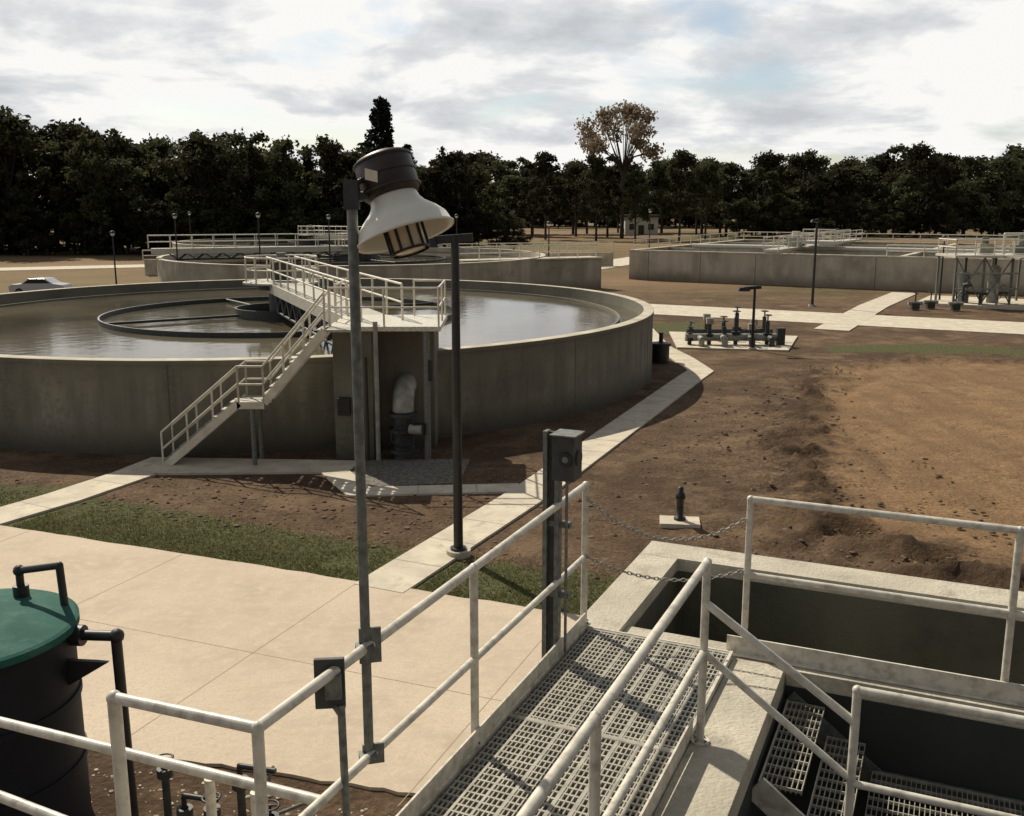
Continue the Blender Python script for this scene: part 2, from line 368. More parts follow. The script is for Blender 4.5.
for x,y,h in ((-27.5,83,6.3),(-20.2,81,6.4),(-15.5,86,6.2),(-31.5,80,5),(3.2,88,5.6),(16,118,6.5),(-6,110,6),(-38,120,6.2),(32,75,4.8)): globe_lamp(x,y,h)
# ------------------------------------------------------------------ clarifier
def clarifier(cx,cy,R,H,water,bridge_dir,name='clarifier_tank',topz=3.85,wm=None):
    o=B(name); t=.4; n=160; wm=wm or M_tank
    o.lathe((cx,cy,0),[(R,-.1),(R,H-.14)],wm,n)
    o.lathe((cx,cy,0),[(R,H-.14),(R+.03,H-.14),(R+.03,H-.01)],wm,n,sharp=True)
    o.lathe((cx,cy,0),[(R+.03,H-.01),(R+.0,H),(R-t,H),(R-t,H-.02)],M_rim,n,sharp=True)
    o.lathe((cx,cy,0),[(R-t,H-.02),(R-t,0)],wm,n)
    for k in range(15):
        th=2*math.pi*(k+.3)/15; d=V((math.cos(th),math.sin(th),0)); s=V((-d.y,d.x,0))
        o.box(V((cx,cy,(H-.16)/2))+d*(R+.002),(.008,.018,H-.16),M_joint,d,s)
    o.lathe((cx,cy,0),[(R-1.5,water-.25),(R-1.5,water+.10),(R-1.42,water+.10),(R-1.42,water-.25)],M_tank,n,sharp=True)
    rb=R*.47
    o.lathe((cx,cy,0),[(rb,water-.3),(rb,water+.2),(rb-.07,water+.2),(rb-.07,water-.3)],M_darkgrey,96,sharp=True)
    o.lathe((cx,cy,0),[(2.1,water-.3),(2.1,water+.4),(2.03,water+.4),(2.03,water-.3)],M_darkgrey,48,sharp=True)
    o.lathe((cx,cy,0),[(.6,0),(.6,topz-.35),(1.1,topz-.35),(1.1,topz-.13),(0,topz-.13)],M_darkgrey,32,sharp=True)
    d=V((bridge_dir[0],bridge_dir[1],0)).normalized(); s=V((-d.y,d.x,0)); c=V((cx,cy,0))
    zb=topz
    for k in (-.62,.62): o.beam(c+s*k+V((0,0,zb-.25)),c+d*(R+.4)+s*k+V((0,0,zb-.25)),.12,.42,M_rail)
    o.beam(c+V((0,0,zb-.03)),c+d*(R+.4)+V((0,0,zb-.03)),1.2,.05,M_grate)
    for k in (-.62,.62): o.railing([c+s*k+V((0,0,zb)),c+d*(R+.6)+s*k+V((0,0,zb))],M_railfar,sp=1.7,r=.035)
    pr=[c+V((math.cos(a)*1.6,math.sin(a)*1.6,zb)) for a in [i*math.pi/6 for i in range(13)]]
    o.lathe(c,[(0,zb-.1),(1.7,zb-.1),(1.7,zb-.02),(0,zb-.02)],M_grate,24,sharp=True)
    o.railing(pr,M_railfar,sp=1.7,r=.035)
    o.box(c+V((0,0,zb+.45)),(.8,.6,.8),M_darkgrey); o.tube(c+V((0,0,zb+.8)),c+V((0,0,zb+1.25)),.2,M_galv,12)
    for k in range(4):
        th=k*math.pi/2+.6; e=V((math.cos(th),math.sin(th),0)); o.tube(c+e*2+V((0,0,water+.12)),c+e*rb+V((0,0,water+.12)),.06,M_darkgrey,8)
    for k in (-.55,.55):
        m_=10
        for i in range(m_):
            p=c+d*(1.5+i*(R-2.5)/m_)+s*k; q=c+d*(1.5+(i+1)*(R-2.5)/m_)+s*k
            o.tube(p+V((0,0,zb-.45)),(p+q)/2+V((0,0,water+.35)),.05,M_darkgrey,6); o.tube((p+q)/2+V((0,0,water+.35)),q+V((0,0,zb-.45)),.05,M_darkgrey,6)
        o.tube(c+d*1.8+s*k+V((0,0,water+.35)),c+d*(R-1.5)+s*k+V((0,0,water+.35)),.06,M_darkgrey,6)
    o.done()
    w=B('water'); w.lathe((cx,cy,0),[(R-t+.001,water),(0,water)],M_water,96,smooth=False); w.done()
C1=(-10.3,45.); R1=16.5
clarifier(*C1,R1,2.8,2.3,(.38,-.925))
clarifier(-14,91,17.,2.8,2.3,(-.9,-.35),topz=3.6,wm=M_tank2)
clarifier(-26,131,17.,2.6,2.1,(.9,-.45),topz=3.4,wm=M_tank2)
# ---- stair tower / platform
o=B('access_platform')
o.bx(-5.05,-3.95,27.9,30.4,0,3.72,M_tank)
o.bx(-3.945,-2.3,29.3,31.2,0,3.72,M_tank)
o.bx(-5.15,-2.0,27.8,30.9,3.725,3.86,M_rail)
o.tube((-2.42,27.95,0),(-2.42,27.95,3.72),.1,M_galv,12)
o.tube((-3.82,27.8,0),(-3.82,27.8,4.0),.07,M_pipe,12)
o.tube((-4.1,27.75,0),(-4.1,27.75,3.0),.04,M_black,8)
o.tube((-4.4,27.78,0),(-4.4,27.78,3.7),.03,M_galv,8)
o.box((-4.75,27.75,1.6),(.35,.2,.5),M_black)
o.box((-2.3,27.9,2.6),(.12,.1,.6),M_black)
zb=3.86
o.railing([(-3.0,30.7,zb),(-2.05,30.7,zb),(-2.05,27.85,zb),(-5.1,27.85,zb)],M_railfar,sp=1.4,r=.032)
o.railing([(-5.1,28.95,zb),(-5.1,30.8,zb)],M_railfar,sp=1,r=.032)
o.done(.01)
o=B('influent_pipe')
arc=[V((-3.12,28.1,.0)),V((-3.12,28.1,1.4))]+[V((-3.12,28.1+.75*(1-math.cos(t)),1.4+.6*math.sin(t))) for t in [i*math.pi/16 for i in range(1,9)]]+[V((-3.12,29.4,2.0))]
for a,b2 in zip(arc[:-1],arc[1:]): o.tube(a,b2,.31,M_pipe if a.z>1.2 else M_darkgrey,20)
for p in arc[1:-1]: o.ball(p,.312,M_pipe,20)
for z in (.25,.85,1.3): o.tube((-3.12,28.1,z-.05),(-3.12,28.1,z+.05),.43,M_darkgrey,20)
o.box((-2.65,27.75,.95),(.3,.3,.3),M_black); o.tube((-2.9,27.7,.95),(-2.55,27.6,.95),.14,M_pipe,12)
o.lathe((-3.12,27.6,.75),[(.30,-.02),(.34,0),(.30,.02),(.28,0),(.30,-.02)],M_black,20,axis=(0,-1,0)); o.tube((-3.12,27.95,.75),(-3.12,27.58,.75),.03,M_black,8)
for t in (0,1,2): o.tube((-3.12-.3*math.cos(t*1.05),27.6,.75-.3*math.sin(t*1.05)),(-3.12+.3*math.cos(t*1.05),27.6,.75+.3*math.sin(t*1.05)),.015,M_black,6)
o.done()
# ---- steel stair
o=B('steel_stair')
y0,y1=27.1,28.0
def flight(x0,z0,x1,z1,n):
    for y in (y0,y1): o.beam((x0,y,z0-.02),(x1,y,z1-.02),.05,.22,M_railfar)
    for i in range(n):
        t=(i+.5)/n; x=x0+(x1-x0)*t; z=z0+(z1-z0)*(i+1)/n
        o.bx(x-.14,x+.12,y0+.03,y1-.03,z-.04,z-.005,M_grate)
    for y in (y0,y1):
        k=3
        for i in range(k+1):
            t=i/k; p=V((x0+(x1-x0)*t,y,z0+(z1-z0)*t)); o.tube(p,p+V((0,0,1.0)),.03,M_railfar,8)
        for h in (1.0,.52): o.tube((x0,y,z0+h),(x1,y,z1+h),.03,M_railfar,8)
flight(-9.75,0,-7.55,1.85,9)
o.bx(-7.6,-6.85,y0,y1,1.78,1.85,M_grate)
for y in (y0,y1):
    o.railing([(-7.55,y,1.85),(-6.85,y,1.85)],M_railfar,h=1.0,sp=.8,r=.03); o.beam((-7.6,y,1.76),(-6.85,y,1.76),.05,.2,M_railfar)
flight(-6.85,1.85,-5.1,3.86,9)
for y in (y0+.05,y1-.05): o.tube((-7.2,y,0),(-7.2,y,1.8),.07,M_galv,10)
o.bx(-5.15,-4.4,y0-.0,y1-.2,3.79,3.855,M_grate)
o.done()
# ------------------------------------------------------------------ ground
def roadY(x): return 21.8-.397*(x+11.7)
sandpoly=[(8.9,30.4),(11.0,37),(14.3,45),(20,47.5),(40,40),(60,30),(40,12),(13,17.0),(9.2,19.4),(7.0,21.2),(7.2,24)]
roughpoly=[(4.5,31),(9.5,43),(16,49),(30,50),(70,30),(40,8),(5,13),(2.5,18.5),(2.2,25)]
grasspolys=[[(16,51.5),(22,52.5),(60,34),(60,31),(24,48.5),(16,49.5)],[(7.8,56),(7.6,62),(12,62),(12,57)],
 [(-95,84),(-30,84),(-33,106),(-90,108)],[(-20,18),(-20,24.5),(-12.6,22.8),(-11.6,25),(-13.5,25.6),(-22,27)],[(-90,130),(20,160),(30,200),(-100,160)]]
def sdpoly(P,poly):
    poly=np.array(poly,float); x,y=P[:,0],P[:,1]; d=np.full(len(P),1e9); ins=np.zeros(len(P),bool)
    for i in range(len(poly)):
        a=poly[i];b=poly[(i+1)%len(poly)]; e=b-a; w=P-a
        t=np.clip((w@e)/(e@e),0,1); q=w-t[:,None]*e; d=np.minimum(d,np.hypot(q[:,0],q[:,1]))
        c=((a[1]<=y)&(b[1]>y))|((b[1]<=y)&(a[1]>y))
        xi=a[0]+(y-a[1])/(b[1]-a[1]+1e-12)*(b[0]-a[0])
        ins^= c&(x<xi)
    return np.where(ins,-d,d)
xs=np.concatenate([[-4000,-2000,-1000,-500,-300,-200,-150,-110,-80,-60,-50,-40,-35],np.arange(-32,0,.4),np.arange(0,26,.17),np.arange(26,45,.4),[46,48,52,58,66,80,100,150,200,300,500,1000,2000,4000]])
ys=np.concatenate([[-500,-100,-30,0,4],np.arange(7,14,.4),np.arange(14,34,.17),np.arange(34,66,.33),[67,69,72,76,82,90,100,115,130,150,180,220,260,300,400,600,1000,2000,4500]])
GX,GY=np.meshgrid(xs,ys); P=np.stack([GX.ravel(),GY.ravel()],1)
sm=lambda d,w: np.clip(.5-d/w,0,1)
sand=sm(sdpoly(P,sandpoly),4.0); rough=sm(sdpoly(P,roughpoly)+1.2,2.4)
grass=np.zeros(len(P))
for g in grasspolys: grass=np.maximum(grass,sm(sdpoly(P,g),1.2))
dr=P[:,1]-(21.8-.397*(P[:,0]+11.7)); strip=np.clip(1-(dr-1.9-np.clip((-P[:,0]-3)*.09,0,.9))/.8,0,1)*(dr>-.3)*(P[:,0]<4)
strip[P[:,0]<-11.5]*=.8
grass=np.maximum(grass,strip)
SD=sdpoly(P,sandpoly)
Z=np.zeros(len(P)); EDG=np.zeros(len(P))
fine=(P[:,0]>-33)&(P[:,0]<46)&(P[:,1]>6)&(P[:,1]<67)
for i in np.nonzero(fine)[0]:
    p=V((P[i,0],P[i,1],0))
    if rough[i]<=0:
        Z[i]=.012*noise.noise(p*2); continue
    wob=SD[i]+1.3*noise.noise(p*.35)+.5*noise.noise(p*1.3)
    e=math.exp(-(wob/.75)**2)*(1 if P[i,1]<40 else .5); EDG[i]=e*rough[i]
    f=noise.fractal(p*1.1,.7,2.2,5); f2=noise.noise(p*.25+V((9,3,0)))
    z=(.085-.06*sand[i])*f+.10*f2-.02+e*(.08+.28*f+.14*abs(noise.noise(p*3.1)))
    # a few wandering wheel ruts, broken up by noise
    s_=(P[i,0]-P[i,1]*.38)+1.4*noise.noise(p*.07)*3
    for r0 in (-2.4,-.7,7.4,9.1):
        dd=abs(s_-r0); k=max(0,min(1,.5+2.2*noise.noise(p*.3+V((r0,0,0)))))
        if dd<.4: z-= .06*(1-(dd/.4)**2)*k; EDG[i]=max(EDG[i],.35*k*(1-dd/.4))
    Z[i]=rough[i]*z
nx=len(xs);ny=len(ys)
idx=np.arange(nx*ny).reshape(ny,nx)
F=np.stack([idx[:-1,:-1],idx[:-1,1:],idx[1:,1:],idx[1:,:-1]],-1).reshape(-1,4)
me=bpy.data.meshes.new('ground'); me.from_pydata(np.column_stack([P,Z]).tolist(),[],F.tolist())
me.polygons.foreach_set('use_smooth',[True]*len(F))
for nm,arr in (('sand',sand),('grass',grass),('edge',EDG)):
    a=me.attributes.new(nm,'FLOAT','POINT'); a.data.foreach_set('value',arr.astype(np.float32))
m,nt,bs=newmat('soil_and_grass'); L=nt.links
tc=N(nt,'ShaderNodeTexCoord')
def noi(sc,det=8,ro=.6,st=None,rot=0,loc=(0,0,0)):
    n=N(nt,'ShaderNodeTexNoise'); n.inputs['Scale'].default_value=sc; n.inputs['Detail'].default_value=det; n.inputs['Roughness'].default_value=ro
    src=tc.outputs['Object']
    mp=N(nt,'ShaderNodeMapping'); mp.inputs['Location'].default_value=loc
    if st: mp.inputs['Scale'].default_value=st; mp.inputs['Rotation'].default_value=(0,0,rot)
    L.new(src,mp.inputs[0]); L.new(mp.outputs[0],n.inputs['Vector']); return n.outputs['Fac']
def math_(op,a,b,clamp=False):
    n=N(nt,'ShaderNodeMath',operation=op,use_clamp=clamp)
    for i,v in enumerate((a,b)):
        if isinstance(v,(int,float)): n.inputs[i].default_value=v
        else: L.new(v,n.inputs[i])
    return n.outputs[0]
def mixc(f,a,b):
    n=N(nt,'ShaderNodeMixRGB')
    if isinstance(f,(int,float)): n.inputs['Fac'].default_value=f
    else: L.new(f,n.inputs['Fac'])
    for k,v in (('Color1',a),('Color2',b)):
        if isinstance(v,tuple): n.inputs[k].default_value=(*v,1)
        else: L.new(v,n.inputs[k])
    return n.outputs['Color']
def rmp(f,a): 
    r=ramp(nt,a); L.new(f,r.inputs['Fac']); return r.outputs['Color']
big=noi(.22,6); big2=noi(.45,8,.65,loc=(5,11,0)); mid_=noi(1.4); sml=noi(9,10,.7); far=noi(.03,6); trk=noi(1.0,7,.65,(1,.22,1),.38)
d1=rmp(mid_,[(.3,(.065,.040,.024)),(.5,(.145,.092,.056)),(.72,(.27,.185,.115))])
d2=rmp(sml,[(.35,(.05,.031,.019)),(.52,(.14,.09,.056)),(.62,(.26,.18,.12)),(.72,(.50,.40,.29))])
dirt=mixc(.55,d1,d2)
dirt=mixc(rmp(big,[(.42,(0,)*3),(.6,(.7,)*3)]),dirt,(.07,.044,.028))
dirt=mixc(rmp(big2,[(.52,(0,)*3),(.64,(.55,)*3)]),dirt,(.26,.175,.105))
s1=rmp(mid_,[(.3,(.22,.13,.066)),(.7,(.38,.24,.125))])
s2=rmp(sml,[(.38,(.14,.083,.046)),(.6,(.42,.27,.145))])
s1=mixc(.45,s1,s2)
s1=mixc(rmp(trk,[(.47,(0,)*3),(.64,(.6,)*3)]),s1,(.17,.105,.06))
s1=mixc(rmp(big2,[(.46,(0,)*3),(.62,(.7,)*3)]),s1,(.20,.122,.068))
def attr(n_): 
    a=N(nt,'ShaderNodeAttribute'); a.attribute_name=n_; return a.outputs['Fac']
def edgemask(a,k=1.8):
    x=math_('ADD',attr(a),math_('MULTIPLY',math_('SUBTRACT',mid_,.5),k)); x=math_('ADD',x,math_('MULTIPLY',math_('SUBTRACT',sml,.5),.9)); x=math_('ADD',x,math_('MULTIPLY',math_('SUBTRACT',big2,.5),1.0))
    return rmp(x,[(.35,(0,0,0)),(.8,(1,1,1))])
c=mixc(math_('MULTIPLY',edgemask('sand'),.88),dirt,s1)
c=mixc(math_('MULTIPLY',attr('edge'),.75),c,(.042,.027,.018))
gcol=rmp(sml,[(.35,(.045,.05,.02)),(.52,(.095,.10,.04)),(.68,(.22,.18,.10))])
c=mixc(edgemask('grass'),c,gcol)
sp=N(nt,'ShaderNodeSeparateXYZ'); L.new(tc.outputs['Object'],sp.inputs[0])
mr=N(nt,'ShaderNodeMapRange'); mr.inputs['From Min'].default_value=70; mr.inputs['From Max'].default_value=95; L.new(sp.outputs['Y'],mr.inputs['Value'])
fcol=rmp(far,[(.4,(.11,.11,.048)),(.5,(.22,.15,.085)),(.65,(.30,.205,.12))])
c=mixc(math_('MULTIPLY',mr.outputs[0],.7),c,fcol)
L.new(c,bs.inputs['Base Color']); bs.inputs['Roughness'].default_value=.95; bs.inputs['Specular IOR Level'].default_value=.12
bp=N(nt,'ShaderNodeBump'); bp.inputs['Strength'].default_value=1; bp.inputs['Distance'].default_value=.09
L.new(math_('ADD',sml,mid_),bp.inputs['Height']); L.new(bp.outputs[0],bs.inputs['Normal'])
me.materials.append(m); o=bpy.data.objects.new('ground',me); scene.collection.objects.link(o)
# ---- pavement and paths
o=B('pavement')
def jag(a,b,n,amp): 
    return [(a[0]+(b[0]-a[0])*i/n+random.uniform(-amp,amp),a[1]+(b[1]-a[1])*i/n+random.uniform(-amp,amp)) for i in range(n)]
o.slab(jag((-70,roadY(-70)),(3.2,roadY(3.2)),160,.04)[:]+[(3.2,roadY(3.2)),(3.2,9.0)]+jag((0,10.9),(-6,12.4),30,.03)+[(-20,16.5),(-70,36)],-.2,.045,M_road)
RD=V((.9295,-.369,0)).normalized(); RN=V((.369,.9295,0)).normalized()
for k in range(-3,7):
    p=V((-11.7,21.8,.0465))+RD*(k*4.2+1.0); o.beam(p-RN*.06,p-RN*6.3,.010,.004,M_rj)
p=V((-11.7,21.8,.0468)); o.beam(p-RN*3.4-RD*12,p-RN*3.4+RD*14.5,.010,.004,M_rj)
o.done()
def pathobj(name,pts,w,z1=.055,joints=1.5,m=None):
    o=B(name); o.ribbon(pts,w,-.2,z1,m or M_path,joints,M_pj); o.done()
pathobj('footpath',[(-12.3,22.0),(-11.2,24.0),(-10.2,26.4)],1.2)
pathobj('footpath',[(-2.55,17.95),(.55,24.6),(2.9,30.3),(7.35,41.2),(8.3,43.4),(8.1,47),(7.6,51),(7.9,66)],1.1)
pathobj('footpath',[(-4.9,26.6),(-3.9,24.55),(.2,24.9)],.75,.05)
o=B('stair_pad'); o.slab([(-10.9,26.2),(-4.5,26.4),(-4.3,27.6),(-10.4,28.0)],-.2,.06,M_path); o.done()
o=B('gravel_bed'); o.slab([(-4.4,26.5),(-3.8,25.0),(-1.4,25.4),(-1.2,27.9),(-4.2,27.8)],-.2,.03,mat('gravel',(.24,.215,.18),(.07,.06,.05),rough=.95,scale=14,bump=1,bscale=25)); o.done()
pathobj('road',[(4,72.6),(8,71),(30,59),(70,37)],6.5,.05,None)
pathobj('footpath',[(18.6,58),(26,72),(32.5,83)],2.0,.056)
pathobj('road',[(-3,98),(6,112),(24,150)],6,.05,None)
pathobj('road',[(-160,108),(-62,112),(-42,121),(-30,150)],6,.05,None)
o=B('equipment_pad'); o.slab([(8.4,50.5),(13.8,49.5),(15.8,55),(9,57)],-.2,.08,M_path); o.done()
# ---- clods
def lumps(name,n,fn,m,smin,smax):
    o=B(name)
    base=[V((0,0,1)),V((.9,0,.45)),V((.28,.85,.45)),V((-.72,.53,.45)),V((-.72,-.53,.45)),V((.28,-.85,.45)),V((.72,.53,-.3)),V((-.28,.85,-.3)),V((-.9,0,-.3)),V((-.28,-.85,-.3)),V((.72,-.53,-.3))]
    fc=[(0,1,2),(0,2,3),(0,3,4),(0,4,5),(0,5,1),(1,6,2),(2,7,3),(3,8,4),(4,9,5),(5,10,1),(6,7,2),(7,8,3),(8,9,4),(9,10,5),(10,6,1)]
    for _ in range(n):
        p=fn()
        if p is None: continue
        s=smin*(smax/smin)**(random.random()**2.6)
        rot=Matrix.Rotation(random.random()*6.28,3,'Z')
        o.add([V((p[0],p[1],p[2]+s*.1))+rot@V((b.x*s*random.uniform(.7,1.3),b.y*s*random.uniform(.7,1.3),b.z*s*random.uniform(.4,.8))) for b in base],fc,m)
    o.done()
M_clod=mat('soil_clod',(.17,.112,.07),(.08,.052,.032),rough=.95,scale=1.5)
edgeline=[V(p) for p in [(14.3,45),(11,37),(8.9,30.4),(7.2,24),(7.0,21.2),(9.2,19.4),(13,17),(18,15.2)]]
pathpts=[(-2.55,17.95),(.55,24.6),(2.9,30.3),(7.35,41.2)]
def near_path(x,y):
    for a,b in zip(pathpts[:-1],pathpts[1:]):
        a=V(a);b=V(b);p=V((x,y)); t=max(0,min(1,(p-a).dot(b-a)/(b-a).length_squared))
        if (a.lerp(b,t)-p).length<.75: return True
    return False
def f1():
    if random.random()<.55:
        i=random.randrange(len(edgeline)-1); p=edgeline[i].lerp(edgeline[i+1],random.random()); x=p.x+random.gauss(0,.8);y=p.y+random.gauss(0,.7)
    else: x=random.uniform(1,12);y=random.uniform(14,40)
    if y<18 and x<2.5 or near_path(x,y) or math.hypot(x-C1[0],y-C1[1])<R1+.2 : return None
    if x<.73+(y-24.8)*.42 and x<8: return None
    return (x,y,-.01)
lumps('soil_clods',3800,f1,M_clod,.015,.09)
def f2():
    x=random.uniform(-14,0);y=random.uniform(19.5,27.5)
    if y<roadY(x)+1.8 or near_path(x,y) or (y>26.1 and x<-4) or math.hypot(x-C1[0],y-C1[1])<R1+.2: return None
    if abs((x+10.2)-(y-26.4)*.45)<.9: return None
    return (x,y,0)
lumps('soil_clods',2600,f2,M_clod,.015,.08)
def f3():
    x=random.uniform(-6.5,1);y=random.uniform(7.5,12.4-.3*(x+6)); return (x,y,0) if y<12.1-.27*(x+6) else None
lumps('gravel',1500,f3,M_rim,.012,.04)
# ---- grass blades
nb=65000; bx=rng.uniform(-20,3.5,nb); off=rng.uniform(.0,3.3,nb); by=21.8-.397*(bx+11.7)+off
keep=rng.random(nb)<np.clip(1.2-off/2.4,0,1)
keep&=~((np.abs((bx+2.55)-(by-17.95)*.466)<.72)); keep&=~((np.abs((bx+11.6)-(by-23)*.46)<.75))
patch=np.array([noise.noise(V((x*.8,y*.8,0))) for x,y in zip(bx,by)]); keep&=(patch>-.28)|(rng.random(nb)<.25)
bx=bx[keep];by=by[keep];n=len(bx); th=rng.uniform(0,6.28,n); h=rng.uniform(.02,.07,n); w=rng.uniform(.006,.016,n); lx=rng.normal(0,.03,n);ly=rng.normal(0,.03,n)
v=np.zeros((n,3,3)); v[:,0]=np.stack([bx-np.cos(th)*w,by-np.sin(th)*w,0*h],1); v[:,1]=np.stack([bx+np.cos(th)*w,by+np.sin(th)*w,0*h],1); v[:,2]=np.stack([bx+lx,by+ly,h+.01],1)
me=bpy.data.meshes.new('grass'); me.from_pydata(v.reshape(-1,3).tolist(),[],np.arange(3*n).reshape(-1,3).tolist()); me.materials.append(M_blade)
scene.collection.objects.link(bpy.data.objects.new('grass',me))
# ------------------------------------------------------------------ chemical tank lower left
o=B('storage_tank')
c=(-6.08,10.43,0)
o.lathe(c,[(1.1,0),(1.1,2.5)],M_navy,64)
o.lathe(c,[(1.1,2.5),(1.16,2.5),(1.16,2.58),(1.12,2.6)],M_teal,64,sharp=True)
o.lathe(c,[(1.12,2.6),(.8,2.66),(.4,2.71),(0,2.73)],M_teal,64)
for z in (.9,1.7): o.lathe(c,[(1.1,z-.04),(1.125,z-.04),(1.125,z+.04),(1.1,z+.04)],M_navy,64,sharp=True)
o.path([(-5.8,11.15,2.6),(-5.8,11.15,2.98),(-5.25,11.0,3.1),(-5.23,11.0,2.6)],.045,M_black,12)
o.tube((-5.8,11.15,2.6),(-5.8,11.15,2.8),.09,M_black,12); o.ball((-5.8,11.15,2.98),.07,M_black,10)
o.path([(-5.0,10.6,2.42),(-4.45,10.5,2.45),(-4.42,10.5,0.0)],.06,M_black,12)
o.ball((-4.44,10.5,2.45),.085,M_black,10); o.tube((-5.05,10.6,2.42),(-4.85,10.58,2.42),.12,M_black,12)
o.add([(-4.98,10.4,2.2),(-4.5,10.35,2.2),(-4.98,10.4,1.9),(-4.98,10.46,2.2),(-4.5,10.41,2.2),(-4.98,10.46,1.9)],[(0,2,1),(3,4,5),(0,1,4,3),(1,2,5,4),(2,0,3,5)],M_black)
o.done()
o=B('pipe_manifold')
for i,(x,y,hh) in enumerate([(-3.2,9.6,.9),(-2.85,9.5,1.3),(-2.5,9.3,1.0),(-3.6,9.9,.7),(-3.9,10.2,1.0)]):
    o.tube((x,y,0),(x,y,hh),.045,M_darkgrey,10); o.tube((x,y,hh-.1),(x,y,hh),.09,M_darkgrey,12)
    if i%2==0:
        o.lathe((x,y,hh+.12),[(.09,-.01),(.11,0),(.09,.01),(.08,0),(.09,-.01)],M_black,16); o.tube((x,y,hh),(x,y,hh+.13),.015,M_black,6); o.tube((x-.09,y,hh+.12),(x+.09,y,hh+.12),.01,M_black,6)
    else: o.path([(x,y,hh),(x,y,hh+.15),(x+.4,y-.1,hh+.15)],.03,M_black,8)
o.tube((-4.2,9.9,.5),(-2.2,9.2,.5),.05,M_galv,10); o.tube((-4.2,9.9,.25),(-2.2,9.2,.25),.04,M_galv,10)
o.box((-2.2,9.25,.6),(.3,.2,.35),M_darkgrey)
o.tube((-3.0,9.9,0),(-2.6,9.9,1.2),.02,M_galv,6); o.tube((-3.4,10.2,0.1),(-2.2,9.7,.9),.02,M_galv,6)
o.done()
o=B('valve_post'); x,y=3.87,22.1
o.slab([(x-.5,y-.3),(x+.4,y-.42),(x+.48,y+.2),(x-.42,y+.32)],-.1,.08,M_path)
o.lathe((x,y,.07),[(.14,0),(.14,.06),(.08,.07),(.08,.5),(.11,.51),(.11,.63),(.07,.66),(.07,.78),(0,.8)],M_black,16)
o.done()
o=B('valve_cluster')
for i in range(12):
    x=9.3+ (i%6)*.8+(i//6)*.4+random.uniform(-.15,.15); y=51.6+(i//6)*2.0; hh=[.7,1.3,.9,1.5,1.0,1.2][(i*5)%6]
    o.tube((x,y,0),(x,y,hh),.11,M_darkgrey,10); o.tube((x,y,hh*.4),(x,y,hh*.4+.15),.24,M_black,12)
    if i%3!=1:
        o.tube((x,y,hh),(x,y,hh+.3),.04,M_black,8)
        o.lathe((x,y,hh+.3),[(.18,-.03),(.23,0),(.18,.03),(.16,0),(.18,-.03)],M_darkgrey,16); o.tube((x-.18,y,hh+.3),(x+.18,y,hh+.3),.02,M_black,6)
    else: o.box((x,y,hh+.1),(.35,.3,.3),M_pipe)
o.tube((9.0,51.6,.45),(13.8,51.6,.45),.2,M_pipe,12); o.tube((9.4,53.6,.45),(14,53.6,.45),.2,M_darkgrey,12)
for x in (9.7,10.9,12.3,13.3): o.path([(x,51.6,.45),(x,50.8,.45),(x,50.8,.0)],.15,M_pipe if x<12 else M_darkgrey,12)
o.box((13.9,51.5,.5),(.4,.4,.9),M_darkgrey); o.done()
o=B('inlet_pump'); o.lathe((6.9,46,0),[(.4,0),(.4,.8),(.48,.8),(.48,.92),(0,1.0)],M_black,20,sharp=True); o.tube((6.9,46,.9),(6.9,46,1.4),.1,M_black,8); o.done()
# ------------------------------------------------------------------ rectangular aeration basin (right)
ang=math.radians(-31); U=V((math.cos(ang),math.sin(ang),0)); T=V((-U.y,U.x,0)); O2=V((11.5,99,0))
def Q(a,b,z=0): p=O2+U*a+T*b; return V((p.x,p.y,z))
o=B('aeration_basin')
def qb(a0,a1,b0,b1,z0,z1,m): o.box(Q((a0+a1)/2,(b0+b1)/2,(z0+z1)/2),(a1-a0,b1-b0,z1-z0),m,U,T)
LA=75;LB=34;h=2.75
qb(0,LA,0,.5,0,h,M_tank2); qb(0,LA,LB,LB+.5,0,h,M_tank2); qb(0,.5,.5,LB,0,h,M_tank2); qb(LA-.5,LA,.5,LB,0,h,M_tank2)
qb(-.05,LA,-.05,.55,h+.003,h+.12,M_rim); qb(-.05,LA,LB-.05,LB+.55,h+.003,h+.12,M_rim); qb(-.05,.55,.56,LB-.06,h+.003,h+.12,M_rim)
for k in (9,18,27): qb(.55,LA-.5,k,k+.4,0,h,M_rim)
for k in (25,50): qb(k,k+.5,.56,LB-.06,h+.004,h+.15,M_rim); 
for i in range(14): qb(i*5.3+2,i*5.3+2.05,-.006,0,0,h,M_joint)
for k in (14,36,58):
    o.box(Q(k,LB/2,h+.35),(1.4,LB,.2),M_rail,U,T)
    for s in (-.7,.7): o.railing([Q(k+s,0,h+.45),Q(k+s,LB,h+.45)],M_railfar,sp=3,r=.05)
    o.box(Q(k,8,h+.9),(1.6,1.2,.8),M_pipe,U,T); o.tube(Q(k,8,h+1.3),Q(k,8,h+1.9),.4,M_rail,14)
    o.box(Q(k+2.5,8,h+.9),(3.2,2.5,.3),M_rail,U,T); o.railing([Q(k+1,6.8,h+1.05),Q(k+4,6.8,h+1.05)],M_railfar,sp=1.5,r=.05)
o.railing([Q(.3,LB,h),Q(LA,LB,h)],M_railfar,sp=3,r=.05)
o.railing([Q(.3,.3,h),Q(.3,LB,h)],M_railfar,sp=3,r=.04)
o.railing([Q(24,.3,h),Q(LA,.3,h)],M_railfar,sp=3,r=.05)
o.tube(Q(3,9.2,h+.25),Q(LA,9.2,h+.25),.25,M_rail,10)
o.done()
w=B('water'); w.add([Q(.5,.5,2.1),Q(LA-.5,.5,2.1),Q(LA-.5,LB,2.1),Q(.5,LB,2.1)],[(0,1,2,3)],M_water); w.done()
